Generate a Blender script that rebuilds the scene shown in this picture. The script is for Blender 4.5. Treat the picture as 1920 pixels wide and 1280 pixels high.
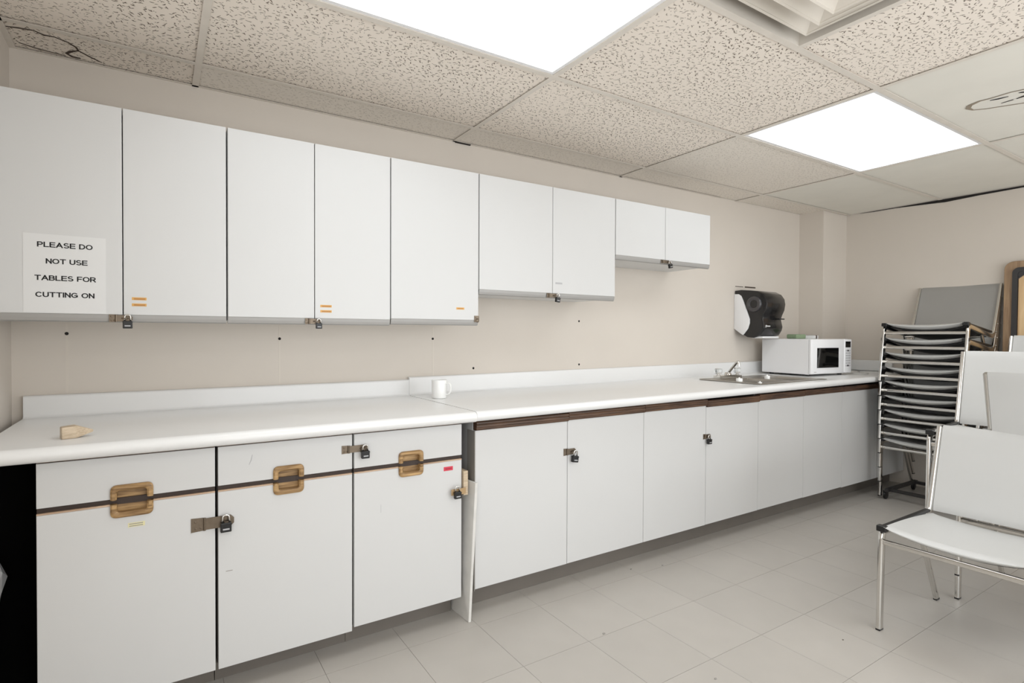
import bpy, bmesh, math, random
from mathutils import Vector, Matrix

for o in list(bpy.data.objects):
    bpy.data.objects.remove(o)
S = bpy.context.scene
COL = S.collection
PI = math.pi
random.seed(7)

# ------------------------------------------------------------------ camera
CAM_H = 1.16
FPX, YAW, PITCH, ROLL, CX = 998.4342, 1.0387, -0.0118, 0.0027, 884.29
cd = bpy.data.cameras.new('camera')
cam = bpy.data.objects.new('camera', cd)
COL.objects.link(cam)
cd.sensor_width = 36.0
cd.sensor_fit = 'HORIZONTAL'
cd.lens = FPX / 1920 * 36
cd.shift_x = (960 - CX) / 1920
cd.clip_start = 0.02
fw = Vector((math.cos(YAW) * math.cos(PITCH), math.sin(YAW) * math.cos(PITCH), math.sin(PITCH)))
rt = Vector((math.sin(YAW), -math.cos(YAW), 0))
up = rt.cross(fw)
rt2 = rt * math.cos(ROLL) + up * math.sin(ROLL)
up2 = -rt * math.sin(ROLL) + up * math.cos(ROLL)
m = Matrix((rt2, up2, -fw)).transposed().to_4x4()
m.translation = Vector((0, 0, CAM_H))
cam.matrix_world = m
S.camera = cam

# ------------------------------------------------------------------ world, exposure
w = bpy.data.worlds.new('world')
S.world = w
w.use_nodes = True
w.node_tree.nodes['Background'].inputs[0].default_value = (0.955, 0.98, 1.0, 1)
w.node_tree.nodes['Background'].inputs[1].default_value = 3.25     # even overcast daylight, enters by the windows added behind the camera as fill
S.view_settings.view_transform = 'Standard'
S.view_settings.look = 'None'
S.view_settings.gamma = 1.0
S.view_settings.use_curve_mapping = False
S.view_settings.exposure = 0.06
LAMP = 4.1            # radiance of the fluorescent lenses

# room dimensions
XL, XR, YB, YF, ZC = -0.455, 5.06, 2.488, -1.3, 2.1826
GX0, GY0, TX, TY = 0.1356, 2.277, 1.2192, 0.6096     # ceiling grid
ZT = ZC + 0.005

# ------------------------------------------------------------------ materials
def lin(c):
    return tuple(((v / 255) / 12.92 if v / 255 <= 0.04045 else ((v / 255 + 0.055) / 1.055) ** 2.4) for v in c)

def mat(name, rgb, rough=0.5, metal=0.0, var=0.0, vscale=6.0, bump=0.0, bscale=200.0, spec=0.5, coat=0.0, objrand=0.0):
    M = bpy.data.materials.new(name)
    M.use_nodes = True
    nt = M.node_tree
    N, L = nt.nodes, nt.links
    p = N['Principled BSDF']
    c = lin(rgb)
    p.inputs['Base Color'].default_value = (*c, 1)
    p.inputs['Roughness'].default_value = rough
    p.inputs['Metallic'].default_value = metal
    p.inputs['Specular IOR Level'].default_value = spec
    p.inputs['Coat Weight'].default_value = coat
    geo = N.new('ShaderNodeNewGeometry')
    if var or objrand:
        nz = N.new('ShaderNodeTexNoise')
        nz.inputs['Scale'].default_value = vscale
        nz.inputs['Detail'].default_value = 4
        L.new(geo.outputs['Position'], nz.inputs['Vector'])
        mr = N.new('ShaderNodeMapRange')
        mr.inputs[1].default_value = 0.3
        mr.inputs[2].default_value = 0.7
        mr.inputs[3].default_value = 1 - var
        mr.inputs[4].default_value = 1 + var
        L.new(nz.outputs['Fac'], mr.inputs[0])
        fac = mr.outputs[0]
        if objrand:
            oi = N.new('ShaderNodeObjectInfo')
            m2 = N.new('ShaderNodeMapRange')
            m2.inputs[3].default_value = 1 - objrand
            m2.inputs[4].default_value = 1 + objrand
            L.new(oi.outputs['Random'], m2.inputs[0])
            mu = N.new('ShaderNodeMath')
            mu.operation = 'MULTIPLY'
            L.new(fac, mu.inputs[0])
            L.new(m2.outputs[0], mu.inputs[1])
            fac = mu.outputs[0]
        vm = N.new('ShaderNodeVectorMath')
        vm.operation = 'SCALE'
        vm.inputs[0].default_value = c
        L.new(fac, vm.inputs['Scale'])
        L.new(vm.outputs[0], p.inputs['Base Color'])
    if bump:
        n2 = N.new('ShaderNodeTexNoise')
        n2.inputs['Scale'].default_value = bscale
        n2.inputs['Detail'].default_value = 3
        L.new(geo.outputs['Position'], n2.inputs['Vector'])
        b = N.new('ShaderNodeBump')
        b.inputs['Strength'].default_value = bump
        b.inputs['Distance'].default_value = 0.002
        L.new(n2.outputs['Fac'], b.inputs['Height'])
        L.new(b.outputs[0], p.inputs['Normal'])
    return M

def wood(name, rgb1, rgb2, axis=0, scale=14.0, rough=0.45, knots=False):
    M = bpy.data.materials.new(name)
    M.use_nodes = True
    N, L = M.node_tree.nodes, M.node_tree.links
    p = N['Principled BSDF']
    p.inputs['Roughness'].default_value = rough
    geo = N.new('ShaderNodeNewGeometry')
    mp = N.new('ShaderNodeMapping')
    sc = [scale * 6] * 3
    sc[axis] = scale * 0.5
    mp.inputs['Scale'].default_value = sc
    L.new(geo.outputs['Position'], mp.inputs['Vector'])
    nz = N.new('ShaderNodeTexNoise')
    nz.inputs['Scale'].default_value = 1.0
    nz.inputs['Detail'].default_value = 6
    nz.inputs['Distortion'].default_value = 0.6
    L.new(mp.outputs[0], nz.inputs['Vector'])
    r = N.new('ShaderNodeValToRGB')
    r.color_ramp.elements[0].position = 0.35
    r.color_ramp.elements[0].color = (*lin(rgb1), 1)
    r.color_ramp.elements[1].position = 0.68
    r.color_ramp.elements[1].color = (*lin(rgb2), 1)
    L.new(nz.outputs['Fac'], r.inputs[0])
    L.new(r.outputs[0], p.inputs['Base Color'])
    return M

def pitted(name, rgb, pit, amount=1.0, density=40.0):
    """mineral-fibre ceiling tile: short worm-like fissures"""
    M = bpy.data.materials.new(name)
    M.use_nodes = True
    N, L = M.node_tree.nodes, M.node_tree.links
    p = N['Principled BSDF']
    p.inputs['Roughness'].default_value = 0.9
    p.inputs['Specular IOR Level'].default_value = 0.15
    geo = N.new('ShaderNodeNewGeometry')
    masks = []
    for k, (dens, ln, wd, keep) in enumerate(((density, 0.30, 0.085, 0.9), (density * 1.15, 0.26, 0.075, 0.6), (density * 1.9, 0.17, 0.12, 0.35))):
        mp = N.new('ShaderNodeMapping')
        mp.inputs['Scale'].default_value = (dens, dens, 0)
        mp.inputs['Location'].default_value = (3.7 * k + 11, 5.1 * k + 7, 0)
        L.new(geo.outputs['Position'], mp.inputs['Vector'])
        v = N.new('ShaderNodeTexVoronoi')
        v.voronoi_dimensions = '2D'
        v.inputs['Scale'].default_value = 1.0
        v.inputs['Randomness'].default_value = 0.9
        L.new(mp.outputs[0], v.inputs['Vector'])
        d = N.new('ShaderNodeVectorMath')
        d.operation = 'SUBTRACT'
        L.new(mp.outputs[0], d.inputs[0])
        L.new(v.outputs['Position'], d.inputs[1])
        sp = N.new('ShaderNodeSeparateColor')
        L.new(v.outputs['Color'], sp.inputs[0])
        an = N.new('ShaderNodeMapRange')
        an.inputs[3].default_value = -1.3
        an.inputs[4].default_value = 1.1
        L.new(sp.outputs[0], an.inputs[0])
        vr = N.new('ShaderNodeVectorRotate')
        vr.rotation_type = 'Z_AXIS'
        L.new(d.outputs[0], vr.inputs['Vector'])
        L.new(an.outputs[0], vr.inputs['Angle'])
        sx = N.new('ShaderNodeSeparateXYZ')
        L.new(vr.outputs[0], sx.inputs[0])

        def mth(op, a, b):
            q = N.new('ShaderNodeMath')
            q.operation = op
            for i, s in enumerate((a, b)):
                if isinstance(s, (int, float)):
                    q.inputs[i].default_value = s
                else:
                    L.new(s, q.inputs[i])
            return q.outputs[0]
        x2 = mth('MULTIPLY', sx.outputs[0], sx.outputs[0])
        bend = mth('MULTIPLY', x2, mth('MULTIPLY', mth('SUBTRACT', sp.outputs[2], 0.5), 2.4))
        yy = mth('ADD', sx.outputs[1], bend)
        ex = mth('DIVIDE', sx.outputs[0], ln)
        ey = mth('DIVIDE', yy, wd)
        rr = mth('ADD', mth('MULTIPLY', ex, ex), mth('MULTIPLY', ey, ey))
        mr = N.new('ShaderNodeMapRange')
        mr.inputs[1].default_value = 0.55
        mr.inputs[2].default_value = 1.1
        mr.inputs[3].default_value = 1.0
        mr.inputs[4].default_value = 0.0
        L.new(rr, mr.inputs[0])
        masks.append(mth('MULTIPLY', mr.outputs[0], mth('LESS_THAN', sp.outputs[1], keep)))
    mx = N.new('ShaderNodeMath')
    mx.operation = 'MAXIMUM'
    L.new(masks[0], mx.inputs[0])
    L.new(masks[1], mx.inputs[1])
    mx2 = N.new('ShaderNodeMath')
    mx2.operation = 'MAXIMUM'
    L.new(mx.outputs[0], mx2.inputs[0])
    L.new(masks[2], mx2.inputs[1])
    # the fissures fade where the tile was painted over
    pn = N.new('ShaderNodeTexNoise')
    pn.inputs['Scale'].default_value = 2.3
    L.new(geo.outputs['Position'], pn.inputs['Vector'])
    pr_ = N.new('ShaderNodeMapRange')
    pr_.inputs[1].default_value = 0.35
    pr_.inputs[2].default_value = 0.6
    pr_.inputs[3].default_value = amount * 0.65
    pr_.inputs[4].default_value = amount
    L.new(pn.outputs['Fac'], pr_.inputs[0])
    fm = N.new('ShaderNodeMath')
    fm.operation = 'MULTIPLY'
    L.new(mx2.outputs[0], fm.inputs[0])
    L.new(pr_.outputs[0], fm.inputs[1])
    mix = N.new('ShaderNodeMixRGB')
    mix.inputs[1].default_value = (*lin(rgb), 1)
    mix.inputs[2].default_value = (*lin(pit), 1)  # pit colour holds darker fibre and the shade of the recess
    L.new(fm.outputs[0], mix.inputs[0])
    L.new(mix.outputs[0], p.inputs['Base Color'])
    inv = N.new('ShaderNodeMath')
    inv.operation = 'SUBTRACT'
    inv.inputs[0].default_value = 1
    L.new(fm.outputs[0], inv.inputs[1])
    b = N.new('ShaderNodeBump')
    b.inputs['Strength'].default_value = 0.6
    b.inputs['Distance'].default_value = 0.003
    L.new(inv.outputs[0], b.inputs['Height'])
    L.new(b.outputs[0], p.inputs['Normal'])
    return M

def lens_mat(name, strength):
    M = bpy.data.materials.new(name)
    M.use_nodes = True
    N, L = M.node_tree.nodes, M.node_tree.links
    N.remove(N['Principled BSDF'])
    e = N.new('ShaderNodeEmission')
    e.inputs[0].default_value = (0.94, 0.975, 1.0, 1)
    geo = N.new('ShaderNodeNewGeometry')
    sx = N.new('ShaderNodeSeparateXYZ')
    L.new(geo.outputs['Position'], sx.inputs[0])
    ml = N.new('ShaderNodeMath')
    ml.operation = 'MULTIPLY'
    ml.inputs[1].default_value = 2 * PI / 0.15
    L.new(sx.outputs[1], ml.inputs[0])
    sn = N.new('ShaderNodeMath')
    sn.operation = 'SINE'
    L.new(ml.outputs[0], sn.inputs[0])
    mr = N.new('ShaderNodeMapRange')
    mr.inputs[1].default_value = -1
    mr.inputs[2].default_value = 1
    mr.inputs[3].default_value = strength * 0.8
    mr.inputs[4].default_value = strength * 1.2
    L.new(sn.outputs[0], mr.inputs[0])
    L.new(mr.outputs[0], e.inputs[1])
    L.new(e.outputs[0], N['Material Output'].inputs[0])
    return M

MT = dict(
    wall=mat('wall_paint', (209, 201, 191), 0.6, var=0.015, vscale=3, bump=0.08, bscale=350, spec=0.3),
    seam=mat('wall_seam', (212, 204, 193), 0.6),
    tile_c=pitted('fissured_tile', (238, 229, 218), (118, 106, 94)),
    tile_f=pitted('faded_fissured_tile', (232, 225, 215), (138, 126, 113), 0.45, 40),
    tile_s=mat('smooth_tile', (228, 225, 216), 0.9, var=0.02, vscale=5, spec=0.15),
    grid=mat('grid_metal', (222, 215, 205), 0.5, var=0.03, vscale=20),
    plenum=mat('plenum_black', (14, 12, 11), 0.9),
    stain=mat('stain_brown', (150, 138, 122), 0.9),
    crack=mat('crack_dark', (70, 58, 48), 0.9),
    hole=mat('hole_black', (24, 20, 18), 0.8),
    floor=mat('vinyl_floor_tile', (184, 179, 172), 0.36, var=0.025, vscale=7, bump=0.03, bscale=60, objrand=0.018),
    joint=mat('floor_joint', (120, 114, 106), 0.8),
    white=mat('white_melamine', (207, 207, 206), 0.38, var=0.006, vscale=4, spec=0.4),
    edge=mat('cabinet_edge', (150, 146, 140), 0.5),
    carcass=mat('carcass_inside', (70, 64, 58), 0.7),
    alu=mat('grey_pull_channel', (162, 160, 157), 0.4, metal=0.25),
    lam=mat('white_laminate', (228, 228, 227), 0.22, var=0.006, vscale=4, spec=0.5),
    toe=mat('rubber_base', (112, 106, 99), 0.55, var=0.05, vscale=8),
    dark=mat('dark_brown_wood', (52, 38, 30), 0.5, var=0.1, vscale=30),
    slot_shade=mat('slot_shade_black', (8, 8, 8), 1.0, spec=0.05),  # black that stands for the shade in the slot at the left end
    strip=wood('beige_edge_strip', (170, 140, 115), (205, 178, 152), 0, 10),
    oak=wood('oak_handle', (122, 92, 56), (190, 155, 106), 0, 20),
    walnut=wood('walnut_rail', (62, 44, 33), (104, 76, 56), 0, 12),
    pine=wood('pine_board', (188, 150, 106), (222, 192, 148), 2, 5),
    beech=wood('beech_block', (182, 162, 136), (206, 188, 162), 0, 30),
    knot=mat('pine_knot', (96, 56, 32), 0.6),
    tan=wood('tan_edge', (140, 112, 84), (172, 144, 112), 2, 10),
    chrome=mat('chrome', (214, 212, 208), 0.14, metal=1.0),
    steel=mat('brushed_steel', (176, 172, 166), 0.3, metal=1.0),
    zinc=mat('zinc_hasp', (118, 106, 92), 0.4, metal=0.85, var=0.08, vscale=90),
    brass=mat('brass_strap', (178, 150, 112), 0.4, metal=0.5),
    black=mat('black_plastic', (20, 20, 21), 0.35),
    gunmetal=mat('black_metal_frame', (44, 42, 42), 0.45),
    smoke=mat('smoked_black_plastic', (18, 17, 19), 0.24, coat=0.3),
    smoke2=mat('smoked_grey_plastic', (64, 62, 64), 0.28, coat=0.3),
    vinyl=mat('light_grey_vinyl', (198, 198, 196), 0.36, bump=0.1, bscale=500, var=0.012),
    vinyl_d=mat('mid_grey_vinyl', (152, 150, 146), 0.4, bump=0.1, bscale=500, var=0.02),
    paper=mat('white_paper', (217, 217, 216), 0.6),
    ink=mat('black_ink', (16, 16, 18), 0.6),
    orange=mat('orange_label', (214, 164, 88), 0.5),
    orange2=mat('orange_label_print', (176, 124, 66), 0.5),
    red=mat('red_label', (206, 58, 78), 0.5),
    yellow=mat('pale_yellow_label', (222, 216, 172), 0.6),
    greyl=mat('grey_label', (176, 176, 178), 0.5),
    ceramic=mat('white_ceramic', (240, 240, 238), 0.12, spec=0.6),
    appliance=mat('white_appliance', (236, 236, 237), 0.3),
    glass=mat('dark_oven_glass', (14, 14, 14), 0.06),
    button=mat('grey_buttons', (186, 186, 188), 0.5),
    acrylic=mat('clear_acrylic', (238, 240, 240), 0.06, spec=0.7),
    green=mat('green_pad', (128, 146, 116), 0.8, var=0.08, vscale=60),
    bag=mat('grey_plastic_bag', (150, 150, 150), 0.3),
    cord=mat('white_cord', (226, 224, 220), 0.5),
    lens=lens_mat('fluorescent_lens', LAMP),
    vent=mat('vent_paint', (214, 207, 196), 0.5),
    duct=mat('vent_duct', (110, 102, 94), 0.7),
)

MT['acrylic'].node_tree.nodes['Principled BSDF'].inputs['Transmission Weight'].default_value = 0.85

# ------------------------------------------------------------------ helpers
def empty(name, loc, rotz=0.0):
    o = bpy.data.objects.new(name, None)
    o.empty_display_size = 0.05
    o.location = loc
    o.rotation_euler = (0, 0, rotz)
    COL.objects.link(o)
    return o

def tag(o, label, cat, group=None):
    o['label'] = label
    o['category'] = cat
    if group:
        o['group'] = group
    return o

def obj(name, bm, mt, parent=None, smooth=False, label=None, world=True):
    """bm in world coordinates (or in the thing's own frame when world is False)"""
    if smooth is True:
        for f in bm.faces:
            f.smooth = True
    bmesh.ops.recalc_face_normals(bm, faces=bm.faces)
    if parent is not None and world:
        r = parent
        while r.parent:
            r = r.parent
        bmesh.ops.translate(bm, verts=bm.verts, vec=-Vector(r.location))
    me = bpy.data.meshes.new(name)
    bm.to_mesh(me)
    bm.free()
    if isinstance(smooth, float):
        me.shade_smooth()
        me.set_sharp_from_angle(angle=smooth)
    me.materials.append(MT[mt] if isinstance(mt, str) else mt)
    o = bpy.data.objects.new(name, me)
    if parent is not None:
        o.parent = parent
    COL.objects.link(o)
    if label:
        o['label'] = label
    return o

def single(name, bm, mt, label, cat, group=None, smooth=False):
    """a thing that is one mesh: origin at its base"""
    xs = [v.co.x for v in bm.verts]
    ys = [v.co.y for v in bm.verts]
    zs = [v.co.z for v in bm.verts]
    c = Vector(((min(xs) + max(xs)) / 2, (min(ys) + max(ys)) / 2, min(zs)))
    bmesh.ops.translate(bm, verts=bm.verts, vec=-c)
    o = obj(name, bm, mt, None, smooth)
    o.location = c
    return tag(o, label, cat, group)

def struct(name, bm, mt, label=None, smooth=False):
    o = obj(name, bm, mt, None, smooth)
    o['kind'] = 'structure'
    o['label'] = label or name.replace('_', ' ')
    return o

def join(bm, b2):
    me = bpy.data.meshes.new('tmp')
    b2.to_mesh(me)
    b2.free()
    bm.from_mesh(me)
    bpy.data.meshes.remove(me)
    return bm

def box(bm, x0, x1, y0, y1, z0, z1, bev=0.0, seg=2):
    b = bmesh.new()
    bmesh.ops.create_cube(b, size=1)
    for v in b.verts:
        v.co = Vector((x0 + (v.co.x + .5) * (x1 - x0), y0 + (v.co.y + .5) * (y1 - y0), z0 + (v.co.z + .5) * (z1 - z0)))
    if bev:
        bmesh.ops.bevel(b, geom=b.edges[:], offset=bev, segments=seg, affect='EDGES', profile=0.5)
    return join(bm, b)

def nb():
    return bmesh.new()

def bx(*a, **k):
    return box(nb(), *a, **k)

def prism(bm, poly, axis, a, b, bev=0.0):
    """extrude a 2-D polygon along an axis; poly coords are the other two axes in xyz order"""
    t = nb()
    def P(p, s):
        if axis == 0:
            return (s, p[0], p[1])
        if axis == 1:
            return (p[0], s, p[1])
        return (p[0], p[1], s)
    va = [t.verts.new(P(p, a)) for p in poly]
    vb = [t.verts.new(P(p, b)) for p in poly]
    n = len(poly)
    t.faces.new(va)
    t.faces.new(vb[::-1])
    for i in range(n):
        t.faces.new((va[i], vb[i], vb[(i + 1) % n], va[(i + 1) % n]))
    bmesh.ops.recalc_face_normals(t, faces=t.faces)
    if bev:
        es = [e for e in t.edges if (e.verts[0] in va) == (e.verts[1] in va)]
        bmesh.ops.bevel(t, geom=es, offset=bev, segments=2, affect='EDGES', profile=0.5)
    return join(bm, t)

def fillet(pts, r, n=5):
    out = [Vector(pts[0])]
    for i in range(1, len(pts) - 1):
        p, a, b = Vector(pts[i]), Vector(pts[i - 1]), Vector(pts[i + 1])
        rr = r[i] if isinstance(r, (list, tuple)) else r
        d1, d2 = (a - p), (b - p)
        rr = min(rr, d1.length * .49, d2.length * .49)
        q0, q2 = p + d1.normalized() * rr, p + d2.normalized() * rr
        for k in range(n + 1):
            t = k / n
            out.append(q0 * (1 - t) ** 2 + p * 2 * t * (1 - t) + q2 * t * t)
    out.append(Vector(pts[-1]))
    return out

def sweep(bm, path, prof, side=None, closed=False):
    """sweep a 2-D profile (u across side vector, v across the other normal) along a path"""
    t = nb()
    path = [Vector(p) for p in path]
    n = len(path)
    rings = []
    for i, p in enumerate(path):
        if closed:
            tg = path[(i + 1) % n] - path[i - 1]
        else:
            tg = path[min(i + 1, n - 1)] - path[max(i - 1, 0)]
        tg.normalize()
        s = Vector(side) if side else (Vector((0, 0, 1)) if abs(tg.z) < .9 else Vector((1, 0, 0)))
        s = (s - tg * s.dot(tg)).normalized()
        nn = tg.cross(s)
        rings.append([t.verts.new(p + s * u + nn * v) for u, v in prof])
    k = len(prof)
    last = n if closed else n - 1
    for i in range(last):
        a, b = rings[i], rings[(i + 1) % n]
        for j in range(k):
            t.faces.new((a[j], a[(j + 1) % k], b[(j + 1) % k], b[j]))
    if not closed:
        t.faces.new(rings[0][::-1])
        t.faces.new(rings[-1])
    bmesh.ops.recalc_face_normals(t, faces=t.faces)
    return join(bm, t)

def circ(r, n=10):
    return [(r * math.cos(2 * PI * i / n), r * math.sin(2 * PI * i / n)) for i in range(n)]

def rrect(w, h, r=0.003, n=2):
    out = []
    for cx, cy, a0 in ((w / 2 - r, h / 2 - r, 0), (-w / 2 + r, h / 2 - r, PI / 2), (-w / 2 + r, -h / 2 + r, PI), (w / 2 - r, -h / 2 + r, 3 * PI / 2)):
        for k in range(n + 1):
            a = a0 + PI / 2 * k / n
            out.append((cx + r * math.cos(a), cy + r * math.sin(a)))
    return out

def lathe(bm, c, prof, n=24, axis=2):
    t = nb()
    rings = []
    for r, h in prof:
        ring = []
        for i in range(n):
            a = 2 * PI * i / n
            u, v = r * math.cos(a), r * math.sin(a)
            d = {2: (u, v, h), 1: (u, h, v), 0: (h, u, v)}[axis]
            ring.append(t.verts.new(Vector(c) + Vector(d)))
        rings.append(ring)
    for a, b in zip(rings, rings[1:]):
        for i in range(n):
            t.faces.new((a[i], a[(i + 1) % n], b[(i + 1) % n], b[i]))
    if prof[0][0] > 1e-5:
        t.faces.new(rings[0][::-1])
    if prof[-1][0] > 1e-5:
        t.faces.new(rings[-1])
    bmesh.ops.remove_doubles(t, verts=t.verts, dist=1e-6)
    bmesh.ops.recalc_face_normals(t, faces=t.faces)
    return join(bm, t)

def slab(bm, nx, ny, f):
    """closed solid from f(u,v,top) with u,v in 0..1"""
    t = nb()
    T = [[t.verts.new(f(i / nx, j / ny, True)) for j in range(ny + 1)] for i in range(nx + 1)]
    B = [[t.verts.new(f(i / nx, j / ny, False)) for j in range(ny + 1)] for i in range(nx + 1)]
    for i in range(nx):
        for j in range(ny):
            t.faces.new((T[i][j], T[i + 1][j], T[i + 1][j + 1], T[i][j + 1]))
            t.faces.new((B[i][j], B[i][j + 1], B[i + 1][j + 1], B[i + 1][j]))
    for i in range(nx):
        t.faces.new((T[i][0], B[i][0], B[i + 1][0], T[i + 1][0]))
        t.faces.new((T[i][ny], T[i + 1][ny], B[i + 1][ny], B[i][ny]))
    for j in range(ny):
        t.faces.new((T[0][j], T[0][j + 1], B[0][j + 1], B[0][j]))
        t.faces.new((T[nx][j], B[nx][j], B[nx][j + 1], T[nx][j + 1]))
    bmesh.ops.remove_doubles(t, verts=t.verts, dist=1e-6)
    bmesh.ops.recalc_face_normals(t, faces=t.faces)
    return join(bm, t)

def ribbon(bm, pts, w, z):
    """flat thin strip with thickness in the XY plane (cracks, stain outlines)"""
    pts = [Vector(p) for p in pts]
    t = nb()
    rows = []
    for i, p in enumerate(pts):
        d = (pts[min(i + 1, len(pts) - 1)] - pts[max(i - 1, 0)]).normalized()
        n = Vector((-d.y, d.x))
        ww = w[i] if isinstance(w, (list, tuple)) else w
        a, b = p + n * ww / 2, p - n * ww / 2
        rows.append([t.verts.new((a.x, a.y, z)), t.verts.new((b.x, b.y, z)), t.verts.new((b.x, b.y, z - .0006)), t.verts.new((a.x, a.y, z - .0006))])
    for r, s in zip(rows, rows[1:]):
        for j in range(4):
            t.faces.new((r[j], r[(j + 1) % 4], s[(j + 1) % 4], s[j]))
    t.faces.new(rows[0])
    t.faces.new(rows[-1][::-1])
    return join(bm, t)

def copy_thing(root, loc, rotz, label, group):
    r = root.copy()
    COL.objects.link(r)
    r.location = loc
    r.rotation_euler = (0, 0, rotz)
    r['label'] = label
    r['group'] = group
    for ch in root.children:
        c = ch.copy()
        COL.objects.link(c)
        c.parent = r
        for g in ch.children:
            d = g.copy()
            COL.objects.link(d)
            d.parent = c
    return r

# ================================================================== ROOM SHELL
TH = 0.1
wb = struct('wall_back', bx(XL - TH, XR + TH, YB, YB + TH, 0, ZC + .25), 'wall', 'cream painted back wall behind the cabinets')
b = bx(XL - TH, XL, .55, YB, 0, ZC + .25)
box(b, XL - TH, XL, YF, YF + .1, 0, ZC + .25)
box(b, XL - TH, XL, YF + .1, .55, 0, .25)
box(b, XL - TH, XL, YF + .1, .55, 2.05, ZC + .25)
wl = struct('wall_left', b, 'wall', 'cream painted left wall beside the worktop end')
wr = struct('wall_right', bx(XR, XR + TH, YF, YB, 0, ZC + .25), 'wall', 'cream painted right wall behind the stacked chairs')
# two unseen windows, added behind the camera to let in fill light
WX0, WX1, WZ0, WZ1 = 0.4, XR - .12, .30, 2.05
LY0, LY1, LZ0, LZ1 = YF + .1, .55, .25, 2.05
b = bx(XL - TH, WX0, YF - TH, YF, 0, ZC + .25)
box(b, WX1, XR + TH, YF - TH, YF, 0, ZC + .25)
box(b, WX0, WX1, YF - TH, YF, 0, WZ0)
box(b, WX0, WX1, YF - TH, YF, WZ1, ZC + .25)
struct('wall_front', b, 'wall', 'cream painted wall behind the camera with an added wide window')
b = bx(WX0, WX1, YF - .07, YF - .03, WZ0, WZ0 + .04)
box(b, WX0, WX1, YF - .07, YF - .03, WZ1 - .04, WZ1)
for k in range(4):
    xm = min(max(WX0 + (WX1 - WX0) * k / 3, WX0 + .02), WX1 - .02)
    box(b, xm - .02, xm + .02, YF - .07, YF - .03, WZ0 + .04, WZ1 - .04)
struct('added_window_1', b, 'appliance', 'white frame of the unseen wide window added behind the camera')
b = bx(XL - .07, XL - .03, LY0, LY1, LZ0, LZ0 + .04)
box(b, XL - .07, XL - .03, LY0, LY1, LZ1 - .04, LZ1)
for k in range(3):
    ym = min(max(LY0 + (LY1 - LY0) * k / 2, LY0 + .02), LY1 - .02)
    box(b, XL - .07, XL - .03, ym - .02, ym + .02, LZ0 + .04, LZ1 - .04)
struct('added_window_2', b, 'appliance', 'white frame of the unseen window added in the left wall for light')
for nm, sx_, sy_, lc, ro in (('added_window_portal', WX1 - WX0, WZ1 - WZ0, ((WX0 + WX1) / 2, YF - .08, (WZ0 + WZ1) / 2), (PI / 2, 0, 0)),
                             ('added_window_portal', LY1 - LY0, LZ1 - LZ0, (XL - .08, (LY0 + LY1) / 2, (LZ0 + LZ1) / 2), (PI / 2, 0, -PI / 2))):
    pl = bpy.data.lights.new(nm, 'AREA')
    pl.shape = 'RECTANGLE'
    pl.size, pl.size_y = sx_, sy_
    pl.cycles.is_portal = True
    po_ = bpy.data.objects.new(nm, pl)
    po_.location = lc
    po_.rotation_euler = ro
    COL.objects.link(po_)
struct('wall_column', bx(4.685, XR, 2.30, YB, 0, ZC + .01), 'wall', 'boxed-in corner column between back and right walls')

# seams, screw holes and marks in the back wall
for x, z0, z1 in ((-.295, .94, 1.2), (.468, .94, 1.2), (1.232, .95, 1.2)):
    obj('wall_seam', bx(x - .0035, x + .0035, YB - .0009, YB + .001, z0, z1), 'seam', wb)
for x, z in ((-.295, 1.162), (.468, 1.142), (1.23, 1.141), (1.476, .981), (2.23, 1.248), (2.232, .982)):
    obj('screw_hole', lathe(nb(), (x, YB, z), [(.0062, .001), (.0062, -.0015), (.004, -.002)], 12, 1), 'hole', wb)
obj('old_fixture_mark', bx(3.80, 3.90, YB - .001, YB + .001, 1.536, 1.541), 'crack', wb)
obj('old_fixture_mark', bx(3.92, 4.06, YB - .001, YB + .001, 1.534, 1.544), 'crack', wb)

# ------------------------------------------------------------------ floor
fl = struct('floor', bx(XL - TH, XR + TH, YF - TH, YB + TH, -.1, -.0012), 'joint', 'grey vinyl tile floor')
FT = .3048
tm = None
x = 2.014 - 9 * FT
i = 0
xs = [2.014 + k * FT for k in range(-9, 11)]
ys = [.893 + k * FT for k in range(-7, 6)]
for xa in xs:
    for ya in ys:
        x0, x1 = max(xa, XL), min(xa + FT, XR)
        y0, y1 = max(ya, YF), min(ya + FT, YB)
        if x1 - x0 < .03 or y1 - y0 < .03:
            continue
        full = (x1 - x0 > FT - 1e-4 and y1 - y0 > FT - 1e-4)
        if full and tm:
            o = bpy.data.objects.new('floor_tile', tm)
            o.parent = fl
            COL.objects.link(o)
        else:
            b = nb()
            g = .0007
            bmesh.ops.create_cube(b, size=1)
            for v in b.verts:
                v.co = Vector((v.co.x * (x1 - x0 - 2 * g), v.co.y * (y1 - y0 - 2 * g), v.co.z * .0012 - .0006))
            o = obj('floor_tile', b, 'floor', fl, world=False)
            if full:
                tm = o.data
        o.location = ((x0 + x1) / 2, (y0 + y1) / 2, 0)
for x, y, s in ((1.49, 1.511, .007), (2.19, 1.815, .006), (2.019, 1.864, .005), (1.09, 1.32, .006), (2.25, 1.02, .005), (1.62, 1.12, .006)):
    b = nb()
    bmesh.ops.create_icosphere(b, subdivisions=1, radius=s, matrix=Matrix.Translation((x, y, s * .25)) @ Matrix.Diagonal((1, .7, .35, 1)))
    obj('floor_speck', b, 'edge' if s > .005 else 'joint', fl)

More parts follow.
